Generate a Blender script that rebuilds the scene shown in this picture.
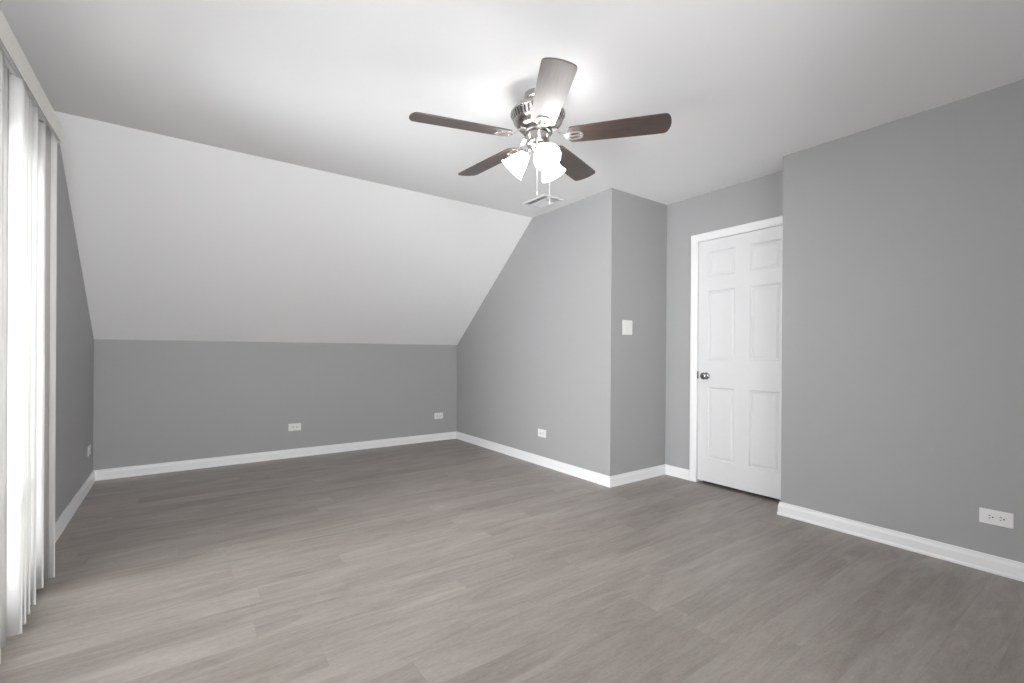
import bpy, bmesh, math, random
from mathutils import Vector, Matrix

random.seed(7)
scene = bpy.context.scene
for o in list(bpy.data.objects):
    bpy.data.objects.remove(o)
COL = scene.collection
PI = math.pi

# ------------------------------------------------------------------ camera
F_PX, YAW, PITCH, ROLL, CAM_H = 461.67, math.radians(35.7326), math.radians(-0.0683), math.radians(0.3654), 1.0933
fwd = Vector((math.sin(YAW)*math.cos(PITCH), math.cos(YAW)*math.cos(PITCH), math.sin(PITCH)))
rt0 = Vector((math.cos(YAW), -math.sin(YAW), 0))
up0 = rt0.cross(fwd)
rt = rt0*math.cos(ROLL) + up0*math.sin(ROLL)
up = up0*math.cos(ROLL) - rt0*math.sin(ROLL)
cam_d = bpy.data.cameras.new('camera')
cam_d.sensor_fit = 'HORIZONTAL'
cam_d.sensor_width = 36.0
cam_d.lens = F_PX/1024*36.0
cam_d.shift_y = (352.97-341.5)/1024
cam_d.clip_start = 0.02
cam = bpy.data.objects.new('camera', cam_d)
cam.matrix_world = Matrix((
    (rt.x, up.x, -fwd.x, 0), (rt.y, up.y, -fwd.y, 0), (rt.z, up.z, -fwd.z, CAM_H), (0, 0, 0, 1)))
COL.objects.link(cam)
scene.camera = cam

# ------------------------------------------------------------------ world, daylight, added fill lights, exposure
world = bpy.data.worlds.new('world')
scene.world = world
world.use_nodes = True
wn = world.node_tree.nodes
wn['Background'].inputs['Color'].default_value = (0.80, 0.90, 1.0, 1)
wn['Background'].inputs['Strength'].default_value = 1.6

DAYLIGHT = 228.0      # sky seen through the patio door
REAR_FILL = 260.0     # added fill light behind the viewer, evens out back wall and slope
GROUND_FILL = 50.0     # added upward fill light outside the patio window, lifts the ceiling
def area(name, loc, rot, sx, sy, power, color):
    d = bpy.data.lights.new(name, 'AREA')
    d.shape = 'RECTANGLE'; d.size = sx; d.size_y = sy
    d.energy = power; d.color = color
    o = bpy.data.objects.new(name, d)
    o.location = loc; o.rotation_euler = rot
    COL.objects.link(o)
    return o
area('daylight', (-1.35, 1.96, 1.25), (0, -PI/2, 0), 2.4, 2.6, DAYLIGHT, (0.975, 0.99, 1.0))

area('fill_ground', (-1.5, 1.96, -0.05), (0, PI+0.75, 0), 1.2, 2.6, GROUND_FILL, (0.99, 1.0, 1.0))
area('fill_rear', (0.2, -1.60-0.30, 1.25), (PI/2+0.46, 0, 0), 1.5, 1.7, REAR_FILL, (0.97, 0.985, 1.0))

scene.view_settings.view_transform = 'Standard'
scene.view_settings.look = 'None'
scene.view_settings.gamma = 1.0
scene.view_settings.use_curve_mapping = False
scene.view_settings.exposure = 0.22
scene.cycles.max_bounces = 14
scene.cycles.diffuse_bounces = 10
scene.cycles.transparent_max_bounces = 16

# ------------------------------------------------------------------ helpers
def mat(name, color, rough=0.5, metal=0.0, spec=0.5, noise=0.0, nscale=30.0, bump=0.0, bscale=200.0):
    m = bpy.data.materials.new(name); m.use_nodes = True
    nt = m.node_tree; b = nt.nodes['Principled BSDF']
    b.inputs['Base Color'].default_value = (*color, 1)
    b.inputs['Roughness'].default_value = rough
    b.inputs['Metallic'].default_value = metal
    b.inputs['Specular IOR Level'].default_value = spec
    if noise or bump:
        tc = nt.nodes.new('ShaderNodeTexCoord')
    if noise:
        n = nt.nodes.new('ShaderNodeTexNoise'); n.inputs['Scale'].default_value = nscale
        n.inputs['Detail'].default_value = 4
        nt.links.new(tc.outputs['Object'], n.inputs['Vector'])
        mx = nt.nodes.new('ShaderNodeMix'); mx.data_type = 'RGBA'
        mx.inputs[6].default_value = (*[c*(1-noise) for c in color], 1)
        mx.inputs[7].default_value = (*[min(1, c*(1+noise)) for c in color], 1)
        nt.links.new(n.outputs['Fac'], mx.inputs[0])
        nt.links.new(mx.outputs[2], b.inputs['Base Color'])
    if bump:
        n2 = nt.nodes.new('ShaderNodeTexNoise'); n2.inputs['Scale'].default_value = bscale
        nt.links.new(tc.outputs['Object'], n2.inputs['Vector'])
        bp = nt.nodes.new('ShaderNodeBump'); bp.inputs['Strength'].default_value = bump
        bp.inputs['Distance'].default_value = 0.002
        nt.links.new(n2.outputs['Fac'], bp.inputs['Height'])
        nt.links.new(bp.outputs['Normal'], b.inputs['Normal'])
    return m

def link(name, bm, m, parent=None, smooth=False, bevel=0.0, recalc=True):
    if recalc:
        bmesh.ops.recalc_face_normals(bm, faces=bm.faces[:])
    me = bpy.data.meshes.new(name); bm.to_mesh(me); bm.free()
    for mm in (m if isinstance(m, (list, tuple)) else [m]):
        me.materials.append(mm)
    if smooth:
        for p in me.polygons: p.use_smooth = True
    o = bpy.data.objects.new(name, me); COL.objects.link(o)
    if parent is not None: o.parent = parent
    if bevel:
        md = o.modifiers.new('bevel', 'BEVEL'); md.width = bevel; md.segments = 2
        md.limit_method = 'ANGLE'; md.angle_limit = math.radians(40)
    return o

def tag(o, label, cat, group=None, kind=None):
    o['label'] = label; o['category'] = cat
    if group: o['group'] = group
    if kind: o['kind'] = kind
    return o

def empty(name, loc, rot=(0, 0, 0)):
    o = bpy.data.objects.new(name, None); o.empty_display_size = 0.05
    o.location = loc; o.rotation_euler = rot; COL.objects.link(o)
    return o

def box(bm, a, b, M=None):
    x0, y0, z0 = [min(p, q) for p, q in zip(a, b)]
    x1, y1, z1 = [max(p, q) for p, q in zip(a, b)]
    P = [(x0,y0,z0),(x1,y0,z0),(x1,y1,z0),(x0,y1,z0),(x0,y0,z1),(x1,y0,z1),(x1,y1,z1),(x0,y1,z1)]
    vs = [bm.verts.new(M @ Vector(p) if M else p) for p in P]
    for f in ((3,2,1,0),(4,5,6,7),(0,1,5,4),(1,2,6,5),(2,3,7,6),(3,0,4,7)):
        bm.faces.new([vs[i] for i in f])
    return bm

def prism(bm, pts, off):
    """closed polygon pts (3D) extruded by the vector off"""
    off = Vector(off)
    a = [bm.verts.new(p) for p in pts]; b = [bm.verts.new(Vector(p)+off) for p in pts]
    n = len(pts)
    bm.faces.new(a); bm.faces.new(b[::-1])
    for i in range(n):
        bm.faces.new((a[i], b[i], b[(i+1) % n], a[(i+1) % n]))
    return bm

def lathe(bm, prof, segs=48, M=None, cap=True):
    rings = []
    for r, z in prof:
        ring = []
        for i in range(segs):
            t = 2*PI*i/segs
            p = Vector((r*math.cos(t), r*math.sin(t), z))
            ring.append(bm.verts.new(M @ p if M else p))
        rings.append(ring)
    for a, b in zip(rings, rings[1:]):
        for i in range(segs):
            bm.faces.new((a[i], a[(i+1) % segs], b[(i+1) % segs], b[i]))
    if cap:
        bm.faces.new(rings[0][::-1]); bm.faces.new(rings[-1])
    return bm

def tube(bm, pts, r, segs=10):
    pts = [Vector(p) for p in pts]
    rings = []
    for i, p in enumerate(pts):
        t = (pts[min(i+1, len(pts)-1)] - pts[max(i-1, 0)]).normalized()
        ref = Vector((0, 0, 1)) if abs(t.z) < 0.9 else Vector((1, 0, 0))
        u = t.cross(ref).normalized(); v = t.cross(u)
        rr = r[i] if isinstance(r, (list, tuple)) else r
        rings.append([bm.verts.new(p + u*rr*math.cos(2*PI*k/segs) + v*rr*math.sin(2*PI*k/segs)) for k in range(segs)])
    for a, b in zip(rings, rings[1:]):
        for k in range(segs):
            bm.faces.new((a[k], a[(k+1) % segs], b[(k+1) % segs], b[k]))
    bm.faces.new(rings[0][::-1]); bm.faces.new(rings[-1])
    return bm

# ------------------------------------------------------------------ materials
M_wall = mat('grey wall paint', (0.388, 0.388, 0.389), 0.55, spec=0.35, bump=0.12, bscale=350)
M_ceil = mat('white ceiling paint', (0.87, 0.87, 0.87), 0.75, spec=0.25, bump=0.10, bscale=300)
M_trim = mat('white semi gloss trim', (0.86, 0.86, 0.86), 0.35, spec=0.5)
M_door = mat('white door paint', (0.76, 0.76, 0.765), 0.38, spec=0.5)
M_plate = mat('white plastic plate', (0.83, 0.83, 0.82), 0.3)
M_dark = mat('black slot', (0.012, 0.012, 0.012), 0.6)
M_nickel = mat('brushed nickel', (0.52, 0.495, 0.475), 0.24, metal=1.0, noise=0.05, nscale=80)
M_iron = mat('polished nickel bracket', (0.78, 0.75, 0.71), 0.22, metal=1.0)
M_chain = mat('pale beaded chain', (0.82, 0.81, 0.80), 0.35, metal=0.3)
M_gun = mat('dark nickel flywheel', (0.16, 0.155, 0.15), 0.35, metal=0.9)
M_knob = mat('chrome knob', (0.36, 0.36, 0.36), 0.20, metal=1.0)
M_vent = mat('white vent enamel', (0.76, 0.76, 0.77), 0.4)
M_valance = mat('ivory valance', (0.72, 0.70, 0.66), 0.5, noise=0.04, nscale=60)
M_rail = mat('white aluminium rail', (0.7, 0.7, 0.7), 0.4)

def mat_floor():
    m = bpy.data.materials.new('greige vinyl plank'); m.use_nodes = True
    nt = m.node_tree; N = nt.nodes; L = nt.links; b = N['Principled BSDF']
    tc = N.new('ShaderNodeTexCoord')
    W, LEN = 0.1505, 1.22
    mp = N.new('ShaderNodeMapping'); mp.inputs['Location'].default_value = (0, -0.012, 0)
    L.new(tc.outputs['Object'], mp.inputs['Vector'])
    sep = N.new('ShaderNodeSeparateXYZ'); L.new(mp.outputs[0], sep.inputs[0])
    def math_(op, a, bb=None, c=None):
        n = N.new('ShaderNodeMath'); n.operation = op
        for i, v in enumerate((a, bb, c)):
            if v is None: continue
            if isinstance(v, (int, float)): n.inputs[i].default_value = v
            else: L.new(v, n.inputs[i])
        return n.outputs[0]
    row = math_('FLOOR', math_('DIVIDE', sep.outputs['Y'], W))
    wr = N.new('ShaderNodeTexWhiteNoise'); wr.noise_dimensions = '1D'; L.new(row, wr.inputs['W'])
    off = wr.outputs['Value']
    for r_, x_ in ((11, 0.427), (10, 0.94), (9, 0.67), (6, 1.668), (5, 1.89), (15, 1.515)):   # end joints seen in the room
        eq = math_('COMPARE', row, float(r_), 0.1)
        off = math_('ADD', math_('MULTIPLY', off, math_('SUBTRACT', 1.0, eq)), math_('MULTIPLY', eq, -x_/LEN + 3))
    xs = math_('ADD', math_('DIVIDE', sep.outputs['X'], LEN), off)
    colm = math_('FLOOR', xs)
    cmb = N.new('ShaderNodeCombineXYZ'); L.new(row, cmb.inputs[0]); L.new(colm, cmb.inputs[1])
    wp = N.new('ShaderNodeTexWhiteNoise'); wp.noise_dimensions = '2D'; L.new(cmb.outputs[0], wp.inputs['Vector'])
    fy = math_('FRACT', math_('DIVIDE', sep.outputs['Y'], W)); fx = math_('FRACT', xs)
    dy = math_('MULTIPLY', math_('MINIMUM', fy, math_('SUBTRACT', 1.0, fy)), W)
    dx = math_('MULTIPLY', math_('MINIMUM', fx, math_('SUBTRACT', 1.0, fx)), LEN)
    seam = math_('LESS_THAN', math_('MINIMUM', dx, dy), 0.0008)
    shift = N.new('ShaderNodeVectorMath'); shift.operation = 'MULTIPLY_ADD'
    L.new(wp.outputs['Color'], shift.inputs[0]); shift.inputs[1].default_value = (7, 5, 3); L.new(mp.outputs[0], shift.inputs[2])
    def scaled(sx, sy):
        g = N.new('ShaderNodeMapping'); g.inputs['Scale'].default_value = (sx, sy, 1)
        L.new(shift.outputs[0], g.inputs['Vector']); return g.outputs[0]
    def grain(sx, sy, detail, rough, dist=0.0):
        n = N.new('ShaderNodeTexNoise'); n.inputs['Scale'].default_value = 1
        n.inputs['Detail'].default_value = detail; n.inputs['Roughness'].default_value = rough
        n.inputs['Distortion'].default_value = dist
        L.new(scaled(sx, sy), n.inputs['Vector'])
        return n
    g1 = grain(1.7, 11.5, 6, 0.62, 2.0).outputs['Fac']      # cathedral streaks
    g2 = grain(14, 150, 3, 0.65).outputs['Fac']          # fine pores
    g3 = grain(1.3, 5.0, 2, 0.5, 0.5).outputs['Fac']     # broad tone drift
    g4 = grain(55, 120, 2, 0.6).outputs['Fac']           # speckle
    vor = N.new('ShaderNodeTexVoronoi'); vor.inputs['Scale'].default_value = 1; L.new(scaled(1.5, 7.0), vor.inputs['Vector'])
    sepc = N.new('ShaderNodeSeparateColor'); L.new(vor.outputs['Color'], sepc.inputs[0])
    gate = math_('LESS_THAN', sepc.outputs[0], 0.22)
    kr = N.new('ShaderNodeMapRange'); kr.inputs[1].default_value = 0.02; kr.inputs[2].default_value = 0.16
    kr.inputs[3].default_value = 1; kr.inputs[4].default_value = 0
    L.new(math_('ADD', vor.outputs['Distance'], math_('MULTIPLY_ADD', g2, 0.12, -0.06)), kr.inputs[0])
    knot = math_('MULTIPLY', gate, kr.outputs[0])
    tot = math_('ADD', math_('ADD', math_('MULTIPLY', g1, 0.55), math_('MULTIPLY', g2, 0.20)), math_('ADD', math_('MULTIPLY', g3, 0.40), math_('MULTIPLY', g4, 0.24)))
    tot = math_('ADD', tot, math_('MULTIPLY_ADD', wp.outputs['Value'], 0.11, -0.25))
    tot = math_('SUBTRACT', tot, math_('MULTIPLY', knot, 0.16))
    ramp = N.new('ShaderNodeValToRGB')
    ramp.color_ramp.elements[0].position = 0.22; ramp.color_ramp.elements[0].color = (0.185, 0.158, 0.138, 1)
    ramp.color_ramp.elements[1].position = 0.76; ramp.color_ramp.elements[1].color = (0.395, 0.360, 0.333, 1)
    L.new(tot, ramp.inputs['Fac'])
    # faint pink / green drift of the print
    hue = grain(3, 14, 2, 0.5).outputs['Fac']
    tint = N.new('ShaderNodeValToRGB')
    tint.color_ramp.elements[0].position = 0.35; tint.color_ramp.elements[0].color = (1.0, 0.965, 0.975, 1)
    tint.color_ramp.elements[1].position = 0.65; tint.color_ramp.elements[1].color = (0.98, 1.0, 0.99, 1)
    L.new(hue, tint.inputs['Fac'])
    mul = N.new('ShaderNodeMix'); mul.data_type = 'RGBA'; mul.blend_type = 'MULTIPLY'; mul.inputs[0].default_value = 0.45
    L.new(ramp.outputs[0], mul.inputs[6]); L.new(tint.outputs[0], mul.inputs[7])
    mx = N.new('ShaderNodeMix'); mx.data_type = 'RGBA'
    L.new(math_('MULTIPLY', seam, 0.22), mx.inputs[0]); L.new(mul.outputs[2], mx.inputs[6])
    mx.inputs[7].default_value = (0.11, 0.095, 0.085, 1)
    L.new(mx.outputs[2], b.inputs['Base Color'])
    b.inputs['Roughness'].default_value = 0.42
    b.inputs['Specular IOR Level'].default_value = 0.4
    bp = N.new('ShaderNodeBump'); bp.inputs['Strength'].default_value = 0.15; bp.inputs['Distance'].default_value = 0.001
    L.new(math_('SUBTRACT', g2, math_('MULTIPLY', seam, 0.8)), bp.inputs['Height']); L.new(bp.outputs[0], b.inputs['Normal'])
    return m
M_floor = mat_floor()

def mat_wood():
    m = bpy.data.materials.new('walnut blade laminate'); m.use_nodes = True
    nt = m.node_tree; N = nt.nodes; L = nt.links; b = N['Principled BSDF']
    uv = N.new('ShaderNodeUVMap'); uv.uv_map = 'UVMap'
    mp = N.new('ShaderNodeMapping'); mp.inputs['Scale'].default_value = (5, 45, 1)
    L.new(uv.outputs[0], mp.inputs[0])
    n = N.new('ShaderNodeTexNoise'); n.inputs['Scale'].default_value = 1.6; n.inputs['Detail'].default_value = 6
    n.inputs['Distortion'].default_value = 1.2
    L.new(mp.outputs[0], n.inputs['Vector'])
    r = N.new('ShaderNodeValToRGB')
    r.color_ramp.elements[0].position = 0.3; r.color_ramp.elements[0].color = (0.014, 0.0065, 0.0045, 1)
    r.color_ramp.elements[1].position = 0.75; r.color_ramp.elements[1].color = (0.085, 0.037, 0.021, 1)
    L.new(n.outputs['Fac'], r.inputs[0]); L.new(r.outputs[0], b.inputs['Base Color'])
    b.inputs['Roughness'].default_value = 0.62
    b.inputs['Specular IOR Level'].default_value = 0.5
    b.inputs['Coat Weight'].default_value = 1.0; b.inputs['Coat Roughness'].default_value = 0.42; b.inputs['Coat IOR'].default_value = 1.72
    return m
M_wood = mat_wood()

def mat_vane():
    m = bpy.data.materials.new('white translucent vane'); m.use_nodes = True
    nt = m.node_tree; N = nt.nodes; L = nt.links
    for n in list(N): N.remove(n)
    out = N.new('ShaderNodeOutputMaterial'); mx = N.new('ShaderNodeMixShader')
    d = N.new('ShaderNodeBsdfDiffuse'); t = N.new('ShaderNodeBsdfTranslucent')
    d.inputs[0].default_value = (0.76, 0.75, 0.735, 1); t.inputs[0].default_value = (0.72, 0.72, 0.71, 1)
    mx.inputs[0].default_value = 0.30
    L.new(d.outputs[0], mx.inputs[1]); L.new(t.outputs[0], mx.inputs[2]); L.new(mx.outputs[0], out.inputs[0])
    return m
M_vane = mat_vane()

def mat_glass():
    m = bpy.data.materials.new('window glass'); m.use_nodes = True
    nt = m.node_tree; N = nt.nodes; L = nt.links
    for n in list(N): N.remove(n)
    out = N.new('ShaderNodeOutputMaterial'); mx = N.new('ShaderNodeMixShader')
    t = N.new('ShaderNodeBsdfTransparent'); g = N.new('ShaderNodeBsdfGlossy'); g.inputs['Roughness'].default_value = 0.02
    fr = N.new('ShaderNodeFresnel'); fr.inputs[0].default_value = 1.45
    L.new(fr.outputs[0], mx.inputs[0]); L.new(t.outputs[0], mx.inputs[1]); L.new(g.outputs[0], mx.inputs[2])
    L.new(mx.outputs[0], out.inputs[0])
    return m
M_glass = mat_glass()

def mat_shade():
    m = bpy.data.materials.new('lit frosted glass shade'); m.use_nodes = True
    nt = m.node_tree; N = nt.nodes; L = nt.links
    for n in list(N): N.remove(n)
    out = N.new('ShaderNodeOutputMaterial'); mx = N.new('ShaderNodeMixShader'); ad = N.new('ShaderNodeAddShader')
    t = N.new('ShaderNodeBsdfTransparent'); t.inputs[0].default_value = (1, 1, 1, 1)
    d = N.new('ShaderNodeBsdfTranslucent'); d.inputs[0].default_value = (0.5, 0.5, 0.5, 1)
    e = N.new('ShaderNodeEmission'); e.inputs[0].default_value = (1, 0.99, 0.985, 1); e.inputs[1].default_value = SHADE_E
    mx.inputs[0].default_value = SHADE_OP
    L.new(d.outputs[0], ad.inputs[0]); L.new(e.outputs[0], ad.inputs[1])
    L.new(t.outputs[0], mx.inputs[1]); L.new(ad.outputs[0], mx.inputs[2]); L.new(mx.outputs[0], out.inputs[0])
    return m
SHADE_E = 6.3; BULB_E = 500; SHADE_OP = 0.985
M_shade = mat_shade()
def mat_emit(name, color, s):
    m = bpy.data.materials.new(name); m.use_nodes = True
    b = m.node_tree.nodes['Principled BSDF']
    b.inputs['Base Color'].default_value = (0.9, 0.9, 0.9, 1)
    b.inputs['Emission Color'].default_value = (*color, 1); b.inputs['Emission Strength'].default_value = s
    return m
M_bulb = mat_emit('lit bulb', (1, 0.97, 0.93), BULB_E)

# ------------------------------------------------------------------ room dimensions (metres)
H = 2.44
xL, xA, xD, xR = -0.5826, 2.855, 3.5833, 3.3294
yB, yS, yC, yE = 5.1615, 3.6302, 2.5871, 1.4799
HK = 1.1813
yF = -1.60          # wall behind the camera
T = 0.12
xO = xD + T

# window opening in the left wall, door opening in the door wall
WY0, WY1, WZ0, WZ1 = 1.02, 2.97, 0.03, 2.02
DY0, DY1, DZ1 = 1.505, 2.275, 2.048

def struct(name, bm, m, label, cat, bevel=0):
    o = link(name, bm, m, bevel=bevel)
    return tag(o, label, cat, kind='structure')

# floor and ceilings
bm = bmesh.new(); box(bm, (xL-T, yF-T, -0.1), (xO, yB+T, 0))
struct('floor', bm, M_floor, 'greige wood-look plank floor running across the whole room', 'floor')
bm = bmesh.new(); box(bm, (xL-T, yF-T, H), (xO, yS, H+0.1))
struct('ceiling', bm, M_ceil, 'flat white ceiling carrying the fan and the vent', 'ceiling')
bm = bmesh.new()
sl = Vector((0, yB-yS, HK-H)).normalized(); nrm = Vector((0, -sl.z, sl.y))
p0 = Vector((xL-T, yS, H)); p1 = Vector((xL-T, yB, HK))
q1 = p1 + sl*0.2; 
prism(bm, [p0, q1, q1+nrm*0.1, p0+Vector((0, 0, 0.1))], (xA-xL+2*T, 0, 0))
struct('ceiling_slope', bm, M_ceil, 'sloped white ceiling falling to the low knee wall', 'ceiling')

# walls
bm = bmesh.new()
def yz(pts, x): return [(x, y, z) for y, z in pts]
prism(bm, yz([(yF-T, 0), (WY0, 0), (WY0, H), (yF-T, H)], xL), (-T, 0, 0))
prism(bm, yz([(WY0, 0), (WY1, 0), (WY1, WZ0), (WY0, WZ0)], xL), (-T, 0, 0))
prism(bm, yz([(WY0, WZ1), (WY1, WZ1), (WY1, H), (WY0, H)], xL), (-T, 0, 0))
prism(bm, yz([(WY1, 0), (yB, 0), (yB, HK), (yS, H), (WY1, H)], xL), (-T, 0, 0))
struct('wall_left', bm, M_wall, 'grey wall on the left with the covered patio window', 'wall')
bm = bmesh.new(); box(bm, (xL-T, yB, 0), (xA+T, yB+T, HK))
struct('wall_back', bm, M_wall, 'low grey knee wall under the sloped ceiling', 'wall')
bm = bmesh.new()
prism(bm, yz([(yC+0.0002, 0), (yB, 0), (yB, HK), (yS, H), (yC+0.0002, H)], xA), (T, 0, 0))
struct('wall_alcove', bm, M_wall, 'grey wall with slanted top edge beside the knee wall', 'wall')
bm = bmesh.new(); box(bm, (xA+0.0002, yC, 0), (xO, yC+T, H))
struct('wall_corner', bm, M_wall, 'narrow grey wall carrying the light switch', 'wall')
bm = bmesh.new()
prism(bm, yz([(DY1, 0), (yC, 0), (yC, H), (DY1, H)], xD), (T, 0, 0))
prism(bm, yz([(DY0, DZ1), (DY1, DZ1), (DY1, H), (DY0, H)], xD), (T, 0, 0))
prism(bm, yz([(yE, 0), (DY0, 0), (DY0, H), (yE, H)], xD), (T, 0, 0))
box(bm, (xD+T, yE, 0), (xD+T+0.03, yC, H))  # unseen backing added behind the door, blocks outside light leaking in
struct('wall_door', bm, M_wall, 'grey wall around the white panel door', 'wall')
bm = bmesh.new(); box(bm, (xR, yF-T, 0), (xO, yE, H))
struct('wall_right', bm, M_wall, 'grey wall jutting out at the right of the door', 'wall')
RX0, RX1, RZ0, RZ1 = -0.26, 0.66, 0.80, 2.00  # opening cut for the added rear window
bm = bmesh.new()
box(bm, (xL, yF-T, 0), (RX0, yF, H)); box(bm, (RX1, yF-T, 0), (xR, yF, H))
box(bm, (RX0, yF-T, 0), (RX1, yF, RZ0)); box(bm, (RX0, yF-T, RZ1), (RX1, yF, H))
struct('wall_rear', bm, M_wall, 'grey wall behind the viewer', 'wall')

# baseboards: mitred profile sweep
BB = [(0, 0), (0.017, 0), (0.017, 0.010), (0.0135, 0.019), (0.0125, 0.060), (0.0085, 0.074), (0.0075, 0.087), (0, 0.087)]
def baseboard(name, a, b, n, m0, m1, label):
    """from a to b (xy), n = into the room; m: +1 inside corner (shorten), -1 outside corner (extend), 0 square"""
    a = Vector((*a, 0)); b = Vector((*b, 0)); n = Vector((*n, 0)); d = (b-a).normalized()
    bm = bmesh.new()
    A = [bm.verts.new(a + n*(o+0.0003) + d*o*m0 + Vector((0, 0, z+0.0003))) for o, z in BB]
    B = [bm.verts.new(b + n*(o+0.0003) - d*o*m1 + Vector((0, 0, z+0.0003))) for o, z in BB]
    k = len(BB)
    bm.faces.new(A); bm.faces.new(B[::-1])
    for i in range(k): bm.faces.new((A[i], B[i], B[(i+1) % k], A[(i+1) % k]))
    return struct(name, bm, M_trim, label, 'baseboard')
baseboard('baseboard_left', (xL, 2.99), (xL, yB), (1, 0), 0, 1, 'white baseboard along the left wall')
baseboard('baseboard_back', (xL, yB), (xA, yB), (0, -1), 1, 1, 'white baseboard along the knee wall')
baseboard('baseboard_alcove', (xA, yB), (xA, yC), (-1, 0), 1, -1, 'white baseboard along the slant-topped grey wall')
baseboard('baseboard_corner', (xA, yC), (xD, yC), (0, -1), -1, 1, 'short white baseboard below the light switch')
baseboard('baseboard_door', (xD, yC), (xD, 2.3335), (-1, 0), 1, 0, 'short white baseboard left of the door')
baseboard('baseboard_return', (xD-0.02, yE), (xR, yE), (0, 1), 0, -1, 'white baseboard wrapping the end of the right wall')
baseboard('baseboard_right', (xR, yE), (xR, yF), (-1, 0), -1, 0, 'white baseboard along the right wall')

# ------------------------------------------------------------------ door
dx0 = xD + 0.002                       # room face of the slab, a little behind the wall face
sy0, sy1, sz0, sz1 = DY0+0.006, DY1-0.0085, 0.024, 2.0395
def panel_door():
    bm = bmesh.new()
    ys = [sy0, 1.603, 1.830, 1.950, 2.180, sy1]
    zs = [sz0, 0.215, 0.815, 1.040, 1.620, 1.735, 1.945, sz1]
    gv = [[bm.verts.new((dx0, y, z)) for z in zs] for y in ys]
    bv = {}
    panels = []
    for i in range(len(ys)-1):
        for j in range(len(zs)-1):
            f = bm.faces.new((gv[i][j], gv[i+1][j], gv[i+1][j+1], gv[i][j+1]))
            if i in (1, 3) and j in (1, 3, 5): panels.append(f)
    # edges and back
    edge = [e for e in bm.edges if e.is_boundary]
    r = bmesh.ops.extrude_edge_only(bm, edges=edge)
    nv = [v for v in r['geom'] if isinstance(v, bmesh.types.BMVert)]
    for v in nv: v.co.x += 0.038
    bmesh.ops.recalc_face_normals(bm, faces=bm.faces[:])
    for f in panels:
        if f.normal.x > 0: f.normal_flip()
        bmesh.ops.inset_region(bm, faces=[f], thickness=0.010, depth=-0.011, use_even_offset=True)
        bmesh.ops.inset_region(bm, faces=[f], thickness=0.008, depth=0.0)
        bmesh.ops.inset_region(bm, faces=[f], thickness=0.020, depth=0.008)
    return bm
door = link('door_1', panel_door(), M_door, recalc=False)
tag(door, 'white six-panel interior door with a chrome knob, closed', 'door', kind='structure')
# knob: rose, neck, ball with key slot
bm = bmesh.new()
kz, ky = 0.907, 2.190
K = Matrix.Translation((dx0, ky, kz)) @ Matrix.Rotation(-PI/2, 4, 'Y')   # local z -> -x
lathe(bm, [(0.0290, 0.0), (0.0290, 0.004), (0.024, 0.008), (0.013, 0.011), (0.011, 0.022), (0.016, 0.028),
           (0.026, 0.034), (0.0295, 0.042), (0.029, 0.046), (0.024, 0.051), (0.012, 0.054), (0.001, 0.0545)], 32, K)
knob = link('door_knob', bm, M_knob, door, smooth=True); knob['label'] = 'round chrome door knob'
bm = bmesh.new(); box(bm, (dx0-0.0562, ky-0.004, kz-0.002), (dx0-0.0542, ky+0.004, kz+0.002))
box(bm, (dx0-0.0562, ky-0.0015, kz-0.005), (dx0-0.0542, ky+0.0015, kz+0.005))
link('key_slot', bm, M_dark, knob)
bm = bmesh.new(); box(bm, (dx0-0.010, sy1-0.004, kz-0.026), (dx0+0.02, sy1+0.012, kz+0.036))
link('latch_plate', bm, M_gun, door)['label'] = 'dark latch plate in the door edge'

# casing and jamb
bm = bmesh.new()
CP = [(0, 0), (0.008, 0), (0.012, 0.012), (0.014, 0.028), (0.017, 0.046), (0.0175, 0.058), (0.014, 0.062), (0, 0.062)]  # (out, across)
ci, co = DY1-0.004, DZ1-0.004
def casing(bm):
    rows = []
    for o, w in CP:
        rows.append([bm.verts.new((xD-0.0003-o, ci+w, 0.0005)), bm.verts.new((xD-0.0003-o, ci+w, co+w)), bm.verts.new((xD-0.0003-o, DY0-0.004-min(w, 0.018), co+w))])
    k = len(rows)
    for i in range(k):
        a, b = rows[i], rows[(i+1) % k]
        for j in range(2): bm.faces.new((a[j], a[j+1], b[j+1], b[j]))
    bm.faces.new([r[0] for r in rows]); bm.faces.new([r[2] for r in rows][::-1])
casing(bm)
box(bm, (xD-0.012, DY0-0.022, 0.0005), (xD-0.0003, DY0-0.004, co-0.001))
struct('trim_1', bm, M_trim, 'white casing around the panel door', 'door casing')
bm = bmesh.new()
box(bm, (xD-0.001, DY1, 0.0005), (xD+T-0.002, DY1-0.005, DZ1)); box(bm, (xD-0.001, DY0, 0.0005), (xD+T-0.002, DY0+0.004, DZ1))
box(bm, (xD-0.001, DY0+0.004, DZ1-0.005), (xD+T-0.002, DY1-0.005, DZ1))
box(bm, (xD+0.055, DY1-0.005, 0.0005), (xD+0.07, DY1-0.017, DZ1-0.005)); box(bm, (xD+0.055, DY0+0.004, 0.0005), (xD+0.07, DY0+0.016, DZ1-0.005))
box(bm, (xD+0.055, DY0+0.016, DZ1-0.017), (xD+0.07, DY1-0.017, DZ1-0.005))
struct('trim_2', bm, M_trim, 'white jamb lining the doorway', 'door jamb')

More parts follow.
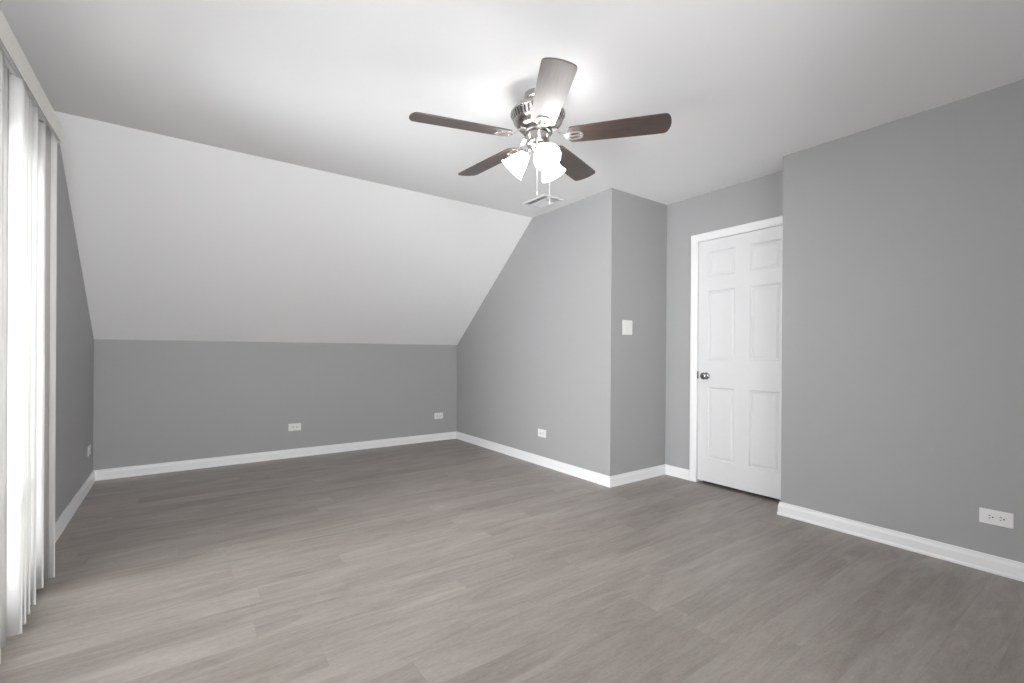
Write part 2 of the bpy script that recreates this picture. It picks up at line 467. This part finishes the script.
# ------------------------------------------------------------------ patio window behind the blind
bm = bmesh.new()
wx0, wx1 = xL-0.075, xL-0.03
fw = 0.05
box(bm, (wx0, WY0, WZ0), (wx1, WY0+fw, WZ1)); box(bm, (wx0, WY1-fw, WZ0), (wx1, WY1, WZ1))
box(bm, (wx0, WY0+fw, WZ0), (wx1, WY1-fw, WZ0+0.08)); box(bm, (wx0, WY0+fw, WZ1-0.13), (wx1, WY1-fw, WZ1))
ym = (WY0+WY1)/2
box(bm, (wx0, ym-0.05, WZ0+0.08), (wx1, ym+0.05, WZ1-0.13))
win = link('window_1', bm, M_trim); tag(win, 'white gridded patio window behind the vertical blind', 'window', kind='structure')
bm = bmesh.new()
gz0, gz1 = WZ0+0.08, WZ1-0.13
for s0, s1 in ((WY0+fw, ym-0.05), (ym+0.05, WY1-fw)):
    for k in range(1, 5):
        z = gz0 + (gz1-gz0)*k/5
        box(bm, (wx0+0.008, s0, z-0.012), (wx1-0.008, s1, z+0.012))
    for k in range(1, 3):
        y = s0 + (s1-s0)*k/3
        box(bm, (wx0+0.010, y-0.011, gz0), (wx1-0.010, y+0.011, gz1))
link('window_grid', bm, M_trim, win)
for s0, s1 in ((WY0+fw, ym-0.05), (ym+0.05, WY1-fw)):
    bm = bmesh.new(); box(bm, (wx0+0.020, s0, gz0), (wx0+0.024, s1, gz1)); link('window_pane', bm, M_glass, win)

# made-up window behind the viewer, added to let the rear fill light in
bm = bmesh.new(); g = 0.045
ya, yb = yF-0.085, yF-0.045
box(bm, (RX0, ya, RZ0), (RX0+g, yb, RZ1)); box(bm, (RX1-g, ya, RZ0), (RX1, yb, RZ1))
box(bm, (RX0+g, ya, RZ0), (RX1-g, yb, RZ0+g)); box(bm, (RX0+g, ya, RZ1-g), (RX1-g, yb, RZ1))
box(bm, (RX0+g, ya, 1.38), (RX1-g, yb, 1.42))
fill_win = link('fill_window', bm, M_trim); tag(fill_win, 'added white sash window behind the viewer, unseen, lets in fill light', 'window', kind='structure')
for z0, z1 in ((RZ0+g, 1.38), (1.42, RZ1-g)):
    bm = bmesh.new(); box(bm, (RX0+g, ya+0.018, z0), (RX1-g, ya+0.022, z1)); link('window_pane', bm, M_glass, fill_win)

# ------------------------------------------------------------------ vertical blind
vx = xL + 0.060                         # centre line of the vanes
bl = empty('vertical_blind', (vx, 1.96, 2.16))
tag(bl, 'white vertical blind with ivory valance hanging over the left window', 'blind')
def rel(p, base): return Vector(p) - Vector(base)
BASE = Vector((vx, 1.96, 2.16))
bm = bmesh.new()
vf = xL + 0.125; vy0, vy1, vz0, vz1 = 0.86, 3.035, 2.071, 2.153
def bx(bm, a, b): box(bm, rel(a, BASE), rel(b, BASE))
bx(bm, (vf-0.006, vy0, vz0), (vf, vy1, vz1))
bx(bm, (xL+0.001, vy1-0.006, vz0), (vf-0.006, vy1, vz1)); bx(bm, (xL+0.001, vy0, vz0), (vf-0.006, vy0+0.006, vz1))
link('valance', bm, M_valance, bl, bevel=0.0015)['label'] = 'ivory valance board'
bm = bmesh.new()
bx(bm, (vx-0.02, vy0+0.02, 2.119), (vx+0.02, vy1-0.01, 2.146))
for y in (1.1, 1.96, 2.8): bx(bm, (xL+0.001, y-0.015, 2.1461), (vx+0.01, y+0.015, 2.150))
link('head_rail', bm, M_rail, bl)
W2 = 0.0445
def vane(y, deg, zb=0.02, dx=0.0):
    """deg = 0: vane square to the wall, room edge at +x; 90: flat to the wall"""
    bm = bmesh.new()
    a = math.radians(deg); u = Vector((math.cos(a), math.sin(a), 0)); n = Vector((-u.y, u.x, 0))
    c = rel((vx+dx, y, 0), BASE)
    def sec(z, half):
        front = []; back = []
        k = 8
        for i in range(k+1):
            s = -1 + 2*i/k
            bow = 0.0035*(1-s*s)
            front.append(c + u*half*s + n*(bow+0.0005) + Vector((0, 0, z)))
            back.append(c + u*half*s + n*(bow-0.0005) + Vector((0, 0, z)))
        return front + back[::-1]
    rings = [[bm.verts.new(p) for p in sec(z, h)] for z, h in ((zb, W2), (2.108, W2), (2.113, 0.016), (2.118, 0.014))]
    for A, B in zip(rings, rings[1:]):
        for i in range(len(A)): bm.faces.new((A[i], A[(i+1) % len(A)], B[(i+1) % len(B)], B[i]))
    bm.faces.new(rings[0][::-1]); bm.faces.new(rings[-1])
    return link('vane', bm, M_vane, bl, smooth=True)
VANES = [(2.487, 3, 0), (2.568, 2, -0.005), (2.656, 1, -0.010), (2.735, 3, -0.008), (2.911, 2, -0.0155), (2.962, 90, 0.0286), (3.021, -3, 0.005)]
for y, a, dx in VANES: vane(y, a, dx=dx)
y = 2.385
k = 0
while y > 0.92:
    vane(y, [70, 46, 38, 32][min(k, 3)] + random.uniform(-1.5, 1.5)); y -= 0.078 if k else 0.124; k += 1

# ------------------------------------------------------------------ outlets and switch
def outlet(loc, rotz, label):
    """plate lies in the local XZ plane, faces local -Y; duplex receptacles side by side"""
    r = empty('outlet', loc, (0, 0, rotz)); tag(r, label, 'outlet', 'wall outlets')
    w, h = 0.060, 0.0375
    bm = bmesh.new()
    box(bm, (-w, -0.0055, -h), (w, -0.0004, h)); link('cover_plate', bm, M_plate, r, bevel=0.0022)
    for s in (-1, 1):
        bm = bmesh.new(); cx = s*0.0195
        pts = []
        for i in range(24):
            t = 2*PI*i/24
            pts.append((cx + max(-0.0145, min(0.0145, 0.0175*math.cos(t))), -0.0055, 0.0175*math.sin(t)))
        prism(bm, pts, (0, -0.0016, 0)); rc = link('receptacle', bm, M_plate, r)
        bm = bmesh.new()
        for dz, L_ in ((0.0064, 0.0078), (-0.0064, 0.0064)):
            box(bm, (cx-L_/2-0.002*0-0.003, -0.0074, dz-0.0017), (cx+L_/2-0.003, -0.0070, dz+0.0017))
        lathe(bm, [(0.0034, 0), (0.0034, 0.0006)], 12, Matrix.Translation((cx+0.0085, -0.0069, 0)) @ Matrix.Rotation(PI/2, 4, 'X'))
        link('slots', bm, M_dark, rc)
    bm = bmesh.new(); lathe(bm, [(0.0032, 0), (0.0028, 0.001)], 14, Matrix.Translation((0, -0.0055, 0)) @ Matrix.Rotation(PI/2, 4, 'X'))
    link('screw', bm, M_rail, r)
    return r
outlet((0.963, yB, 0.311), 0, 'white outlet on the knee wall, the one nearer the middle of that wall')
outlet((2.600, yB, 0.304), 0, 'white outlet on the knee wall, close to its right-hand corner')
outlet((xA, 3.459, 0.312), -PI/2, 'white outlet on the slant-topped grey wall below the ceiling vent')
outlet((xL, 4.925, 0.295), PI/2, 'white outlet on the left wall, seen edge-on beside the blind')
outlet((xR, 0.458, 0.279), -PI/2, 'white outlet on the right wall above its baseboard, largest of the outlets')

sw = empty('light_switch', (3.053, yC, 1.309))
tag(sw, 'white double rocker light switch on the narrow wall left of the door', 'light switch')
bm = bmesh.new(); box(bm, (-0.0615, -0.0055, -0.0615), (0.0615, -0.0004, 0.0615)); link('cover_plate', bm, M_plate, sw, bevel=0.0022)
for s in (-1, 1):
    bm = bmesh.new(); cx = s*0.023
    prism(bm, [(cx-0.0165, -0.0055, -0.033), (cx-0.0165, -0.0055, 0.033), (cx-0.0165, -0.0068, 0.033), (cx-0.0165, -0.0075, 0.0), (cx-0.0165, -0.0098, -0.033)], (0.033, 0, 0))
    link('rocker', bm, M_plate, sw)
for x in (-0.023, 0.023):
    for z in (-0.0485, 0.0485):
        bm = bmesh.new()
        lathe(bm, [(0.003, 0), (0.0026, 0.0008)], 12, Matrix.Translation((x, -0.0055, z)) @ Matrix.Rotation(PI/2, 4, 'X'))
        link('screw', bm, M_plate, sw)

# ------------------------------------------------------------------ ceiling vent
vn = empty('ceiling_vent', (2.615, 3.18, H))
tag(vn, 'white metal air vent in the ceiling near the slope', 'vent')
bm = bmesh.new()
ax_, ay_ = 0.112, 0.152; ix, iy = 0.088, 0.128
def ring(bm, zt, zb):
    o_t = [(-ax_, -ay_), (ax_, -ay_), (ax_, ay_), (-ax_, ay_)]; i_t = [(-ix, -iy), (ix, -iy), (ix, iy), (-ix, iy)]
    V = {}
    for nme, pts, z in (('ot', o_t, zt), ('ob', [(x*0.97, y*0.98) for x, y in o_t], zb), ('ib', i_t, zb), ('it', i_t, zt)):
        V[nme] = [bm.verts.new((x, y, z)) for x, y in pts]
    for a, b in (('ot', 'ob'), ('ob', 'ib'), ('ib', 'it'), ('it', 'ot')):
        for i in range(4): bm.faces.new((V[a][i], V[a][(i+1) % 4], V[b][(i+1) % 4], V[b][i]))
ring(bm, -0.0005, -0.009)
link('frame', bm, M_vent, vn)
bm = bmesh.new(); box(bm, (-ix, -iy, -0.0012), (ix, iy, -0.0006)); link('duct_opening', bm, M_dark, vn)
bm = bmesh.new()
def slat_y(x, tilt, w=0.020, y0=-iy, y1=iy):
    a = math.radians(tilt); d = Vector((math.cos(a), 0, math.sin(a)))*w/2; n = Vector((-math.sin(a), 0, math.cos(a)))*0.0006
    c = Vector((x, 0, -0.0085))
    prism(bm, [c-d-n+Vector((0, y0, 0)), c+d-n+Vector((0, y0, 0)), c+d+n+Vector((0, y0, 0)), c-d+n+Vector((0, y0, 0))], (0, y1-y0, 0))
def slat_x(y, tilt, w=0.020):
    a = math.radians(tilt); d = Vector((0, math.cos(a), math.sin(a)))*w/2; n = Vector((0, -math.sin(a), math.cos(a)))*0.0006
    c = Vector((0.012, y, -0.0085))
    x0 = -0.052
    prism(bm, [c-d-n+Vector((x0, 0, 0)), c+d-n+Vector((x0, 0, 0)), c+d+n+Vector((x0, 0, 0)), c-d+n+Vector((x0, 0, 0))], (ix-0.012-x0, 0, 0))
for k in range(2): slat_y(-0.070+0.020*k, 19)
for k in range(13):
    y = -0.112 + k*0.0186
    slat_x(y, 8 if k < 4 else -32)
box(bm, (-0.043, -iy, -0.012), (-0.040, iy, -0.004))
link('louvers', bm, M_vent, vn)

# ------------------------------------------------------------------ ceiling fan
FC = Vector((1.516, 1.889, H))
fan = empty('ceiling_fan', FC)
tag(fan, 'five-blade walnut and nickel ceiling fan with three lit glass shades', 'ceiling fan')
def Z(z): return z - H
# canopy
bm = bmesh.new(); lathe(bm, [(0.072, Z(2.4397)), (0.074, Z(2.43)), (0.071, Z(2.412)), (0.060, Z(2.398)), (0.045, Z(2.392)), (0.045, Z(2.376))], 48)
link('canopy', bm, M_nickel, fan, smooth=True)
# motor housing: cap, ribbed band, bowl
bm = bmesh.new()
lathe(bm, [(0.045, Z(2.384)), (0.085, Z(2.382)), (0.118, Z(2.370)), (0.137, Z(2.352)), (0.1435, Z(2.340)), (0.1435, Z(2.333)), (0.139, Z(2.330))], 64)
lathe(bm, [(0.128, Z(2.301)), (0.128, Z(2.297)), (0.120, Z(2.286)), (0.106, Z(2.270)), (0.090, Z(2.262)), (0.075, Z(2.260))], 64)
mh = link('motor_housing', bm, M_nickel, fan, smooth=True)
bm = bmesh.new(); lathe(bm, [(0.132, Z(2.332)), (0.119, Z(2.298))], 48); link('vent_band', bm, M_gun, mh, smooth=False)['label'] = 'dark vent band behind the ribs'
bm = bmesh.new()
for k in range(40):
    t = 2*PI*k/40
    Mx = Matrix.Rotation(t, 4, 'Z')
    A = [Mx @ Vector((r, s*0.0048, Z(z))) for r, s, z in ((0.128, -1, 2.333), (0.1405, -1, 2.333), (0.1275, -1, 2.299), (0.116, -1, 2.299))]
    off = Mx @ Vector((0, 0.0096, 0))
    prism(bm, A, off)
link('housing_ribs', bm, M_nickel, mh)
bm = bmesh.new(); lathe(bm, [(0.074, Z(2.262)), (0.078, Z(2.258)), (0.078, Z(2.243)), (0.072, Z(2.239))], 48); link('flywheel', bm, M_gun, fan, smooth=True)
bm = bmesh.new(); lathe(bm, [(0.060, Z(2.2395)), (0.061, Z(2.232)), (0.060, Z(2.185)), (0.055, Z(2.176)), (0.040, Z(2.172)), (0.040, Z(2.160)), (0.030, Z(2.150)), (0.010, Z(2.146)), (0.008, Z(2.138)), (0.001, Z(2.134))], 48)
swh = link('switch_housing', bm, M_nickel, fan, smooth=True)

# blades: fitted azimuths, pitch and slight tilt of the rotor
PH, PT, TX, TY, ZB = 2.909, -0.195, 0.022, -0.001, 2.214
def bl_pt(az, r, w, t, flat=False):
    e = Vector((math.cos(az), math.sin(az), 0)); tt = Vector((-e.y, e.x, 0))
    pit = PT
    t2 = tt*math.cos(pit) + Vector((0, 0, math.sin(pit))); nn = Vector((0, 0, math.cos(pit))) - tt*math.sin(pit)
    P = e*r + t2*w + nn*t
    return P + Vector((0, 0, P.x*TX + P.y*TY + Z(ZB)))
def outline():
    pts = []
    # root (rounded) -> +w side -> tip -> -w side
    def half(s):
        o = [(0.158, 0.030), (0.161, 0.044), (0.168, 0.054), (0.180, 0.0605), (0.30, 0.0655), (0.45, 0.070), (0.600, 0.0725), (0.632, 0.0722), (0.645, 0.068), (0.653, 0.058), (0.660, 0.040), (0.664, 0.020)]
        return [(r, s*w) for r, w in o]
    return half(1) + [(0.6655, 0)] + half(-1)[::-1]
OUT = outline()
def blade(az):
    bm = bmesh.new(); uvl = bm.loops.layers.uv.new('UVMap'); th = 0.003
    lo = [(bm.verts.new(bl_pt(az, r, w, -th)), r, w) for r, w in OUT]
    hi = [(bm.verts.new(bl_pt(az, r, w, th)), r, w) for r, w in OUT]
    n = len(OUT); info = {v: (r, w) for v, r, w in lo+hi}
    bm.faces.new([v for v, _, _ in lo][::-1]); bm.faces.new([v for v, _, _ in hi])
    for i in range(n):
        j = (i+1) % n
        bm.faces.new((lo[i][0], lo[j][0], hi[j][0], hi[i][0]))
    for f in bm.faces:
        for l in f.loops: l[uvl].uv = (info[l.vert][0]+az, info[l.vert][1]+az*3)
    b = link('blade', bm, M_wood, fan)
    # iron: arm from the flywheel and a shield-shaped plate with two slots under the blade
    bm = bmesh.new()
    zf = Z(2.247)
    e = Vector((math.cos(az), math.sin(az), 0)); tt = Vector((-e.y, e.x, 0))
    def arm(pr, hw, tz):
        rows = []
        for c, h, t in zip(pr, hw, tz):
            rows.append([bm.verts.new(c[0] + c[1]*s*h + Vector((0, 0, q*t))) for s, q in ((-1, -1), (1, -1), (1, 1), (-1, 1))])
        for A, B in zip(rows, rows[1:]):
            for i in range(4): bm.faces.new((A[i], A[(i+1) % 4], B[(i+1) % 4], B[i]))
        bm.faces.new(rows[0][::-1]); bm.faces.new(rows[-1])
    pb = bl_pt(az, 0.152, 0, -0.007); 
    t2 = (bl_pt(az, 0.15, 1, 0) - bl_pt(az, 0.15, 0, 0)).normalized()
    c0 = e*0.070 + Vector((0, 0, zf)); c1 = e*0.098 + Vector((0, 0, zf)); c2 = e*0.125 + Vector((0, 0, (zf+pb.z)/2-0.002))
    arm([(c0, tt), (c1, tt), (c2, (tt+t2).normalized()), (pb, t2)], [0.017, 0.012, 0.011, 0.014], [0.004, 0.004, 0.004, 0.003])
    # plate outline with slots, as a grid of strips
    SH = [(0.146, 0.012), (0.158, 0.024), (0.172, 0.031), (0.190, 0.034), (0.210, 0.033), (0.224, 0.029), (0.234, 0.020), (0.238, 0.010)]
    def slot(r):   # inner/outer half-widths of the two slots
        if 0.170 <= r <= 0.2185:
            q = (r-0.194)/0.0245; h = 0.0075*math.sqrt(max(0, 1-q*q)); return 0.0135-h, 0.0135+h
        return 0.0135, 0.0135
    t0, t1 = -0.0035, -0.0085
    R_ = [0.146, 0.158, 0.1695, 0.174, 0.182, 0.194, 0.206, 0.214, 0.2185, 0.226, 0.234, 0.238]
    def wid(r):
        for (ra, wa), (rb, wb) in zip(SH, SH[1:]):
            if ra <= r <= rb: return wa + (wb-wa)*(r-ra)/(rb-ra)
        return SH[-1][1]
    for side in (1, -1):
        for band in (0, 1):
            prev = None
            for r in R_:
                i_, o_ = slot(r); w = wid(r)
                lo_, hi_ = (0, min(i_, w)) if band == 0 else (min(o_, w-0.0005), w)
                cur = [bm.verts.new(bl_pt(az, r, side*ww, tt_)) for ww, tt_ in ((lo_, t0), (hi_, t0), (hi_, t1), (lo_, t1))]
                if prev:
                    for i in range(4): bm.faces.new((prev[i], prev[(i+1) % 4], cur[(i+1) % 4], cur[i]))
                else: bm.faces.new(cur)
                prev = cur
            bm.faces.new(prev[::-1])
    for r, w in ((0.163, 0), (0.228, 0.010), (0.228, -0.010)):
        c = bl_pt(az, r, w, -0.0085); nn = (bl_pt(az, r, w, -0.0105) - c)
        tube(bm, [c, c+nn], 0.0045, 10)
    link('blade_iron', bm, M_iron, b)['label'] = 'nickel bracket holding the blade'
for k in range(5): blade(PH - k*2*PI/5)

# light kit: three arms, sockets, bell shades, bulbs
to_cam = math.atan2(-FC.y, -FC.x)
for dd in (20, 140, -100):
    az = to_cam + math.radians(dd)
    e = Vector((math.cos(az), math.sin(az), 0))
    tilt = math.radians(44)
    ax = e*math.sin(tilt) - Vector((0, 0, math.cos(tilt)))       # the way the shade opens
    s0 = e*0.060 + Vector((0, 0, Z(2.142)))
    bm = bmesh.new()
    tube(bm, [e*0.030+Vector((0, 0, Z(2.163))), e*0.046+Vector((0, 0, Z(2.160))), s0-ax*0.006], 0.008, 12)
    Q = Matrix.Translation(s0) @ ax.to_track_quat('Z', 'Y').to_matrix().to_4x4()
    lathe(bm, [(0.012, -0.012), (0.022, -0.008), (0.0245, 0.0), (0.0245, 0.022), (0.021, 0.024)], 28, Q)
    arm = link('lamp_arm', bm, M_nickel, fan, smooth=True)
    prof = [(0.0285, 0.008), (0.030, 0.016), (0.034, 0.026), (0.041, 0.040), (0.0475, 0.056), (0.053, 0.074), (0.058, 0.092), (0.064, 0.106), (0.070, 0.114)]
    bm = bmesh.new()
    segs = 56; rings = []
    full = prof + [(r-0.0022, z) for r, z in prof[::-1]]
    for r, z in full:
        rg = []
        for i in range(segs):
            t = 2*PI*i/segs; rr = r*(1 + 0.018*math.cos(14*t)*(z/0.114))
            rg.append(bm.verts.new(Q @ Vector((rr*math.cos(t), rr*math.sin(t), z))))
        rings.append(rg)
    for A, B in zip(rings, rings[1:]+rings[:1]):
        for i in range(segs): bm.faces.new((A[i], A[(i+1) % segs], B[(i+1) % segs], B[i]))
    sh = link('lamp_shade', bm, M_shade, fan, smooth=True); sh['label'] = 'lit frosted bell glass shade'
    bm = bmesh.new(); lathe(bm, [(0.012, 0.020), (0.013, 0.028), (0.021, 0.040), (0.0265, 0.052), (0.026, 0.064), (0.019, 0.075), (0.008, 0.081), (0.001, 0.082)], 28, Q)
    link('bulb', bm, M_bulb, sh, smooth=True)

# pull chains
for px, zt, zb, r0 in ((-2, 2.185, 1.915, 0.061), (78, 2.185, 1.885, 0.061)):
    az = to_cam + math.radians(px); e = Vector((math.cos(az), math.sin(az), 0))
    c = e*(r0+0.004)
    bm = bmesh.new()
    tube(bm, [e*0.056+Vector((0, 0, Z(zt)+0.006)), c+Vector((0, 0, Z(zt)+0.004)), c+Vector((0, 0, Z(zt)-0.01)), c+Vector((0, 0, Z(zb)))], 0.0012, 8)
    ch = link('pull_chain', bm, M_chain, fan)
    bm = bmesh.new()
    lathe(bm, [(0.001, Z(zb)+0.002), (0.0026, Z(zb)-0.004), (0.0032, Z(zb)-0.013), (0.0022, Z(zb)-0.021), (0.001, Z(zb)-0.022)], 14, Matrix.Translation(c))
    link('chain_fob', bm, M_plate, ch, smooth=True)
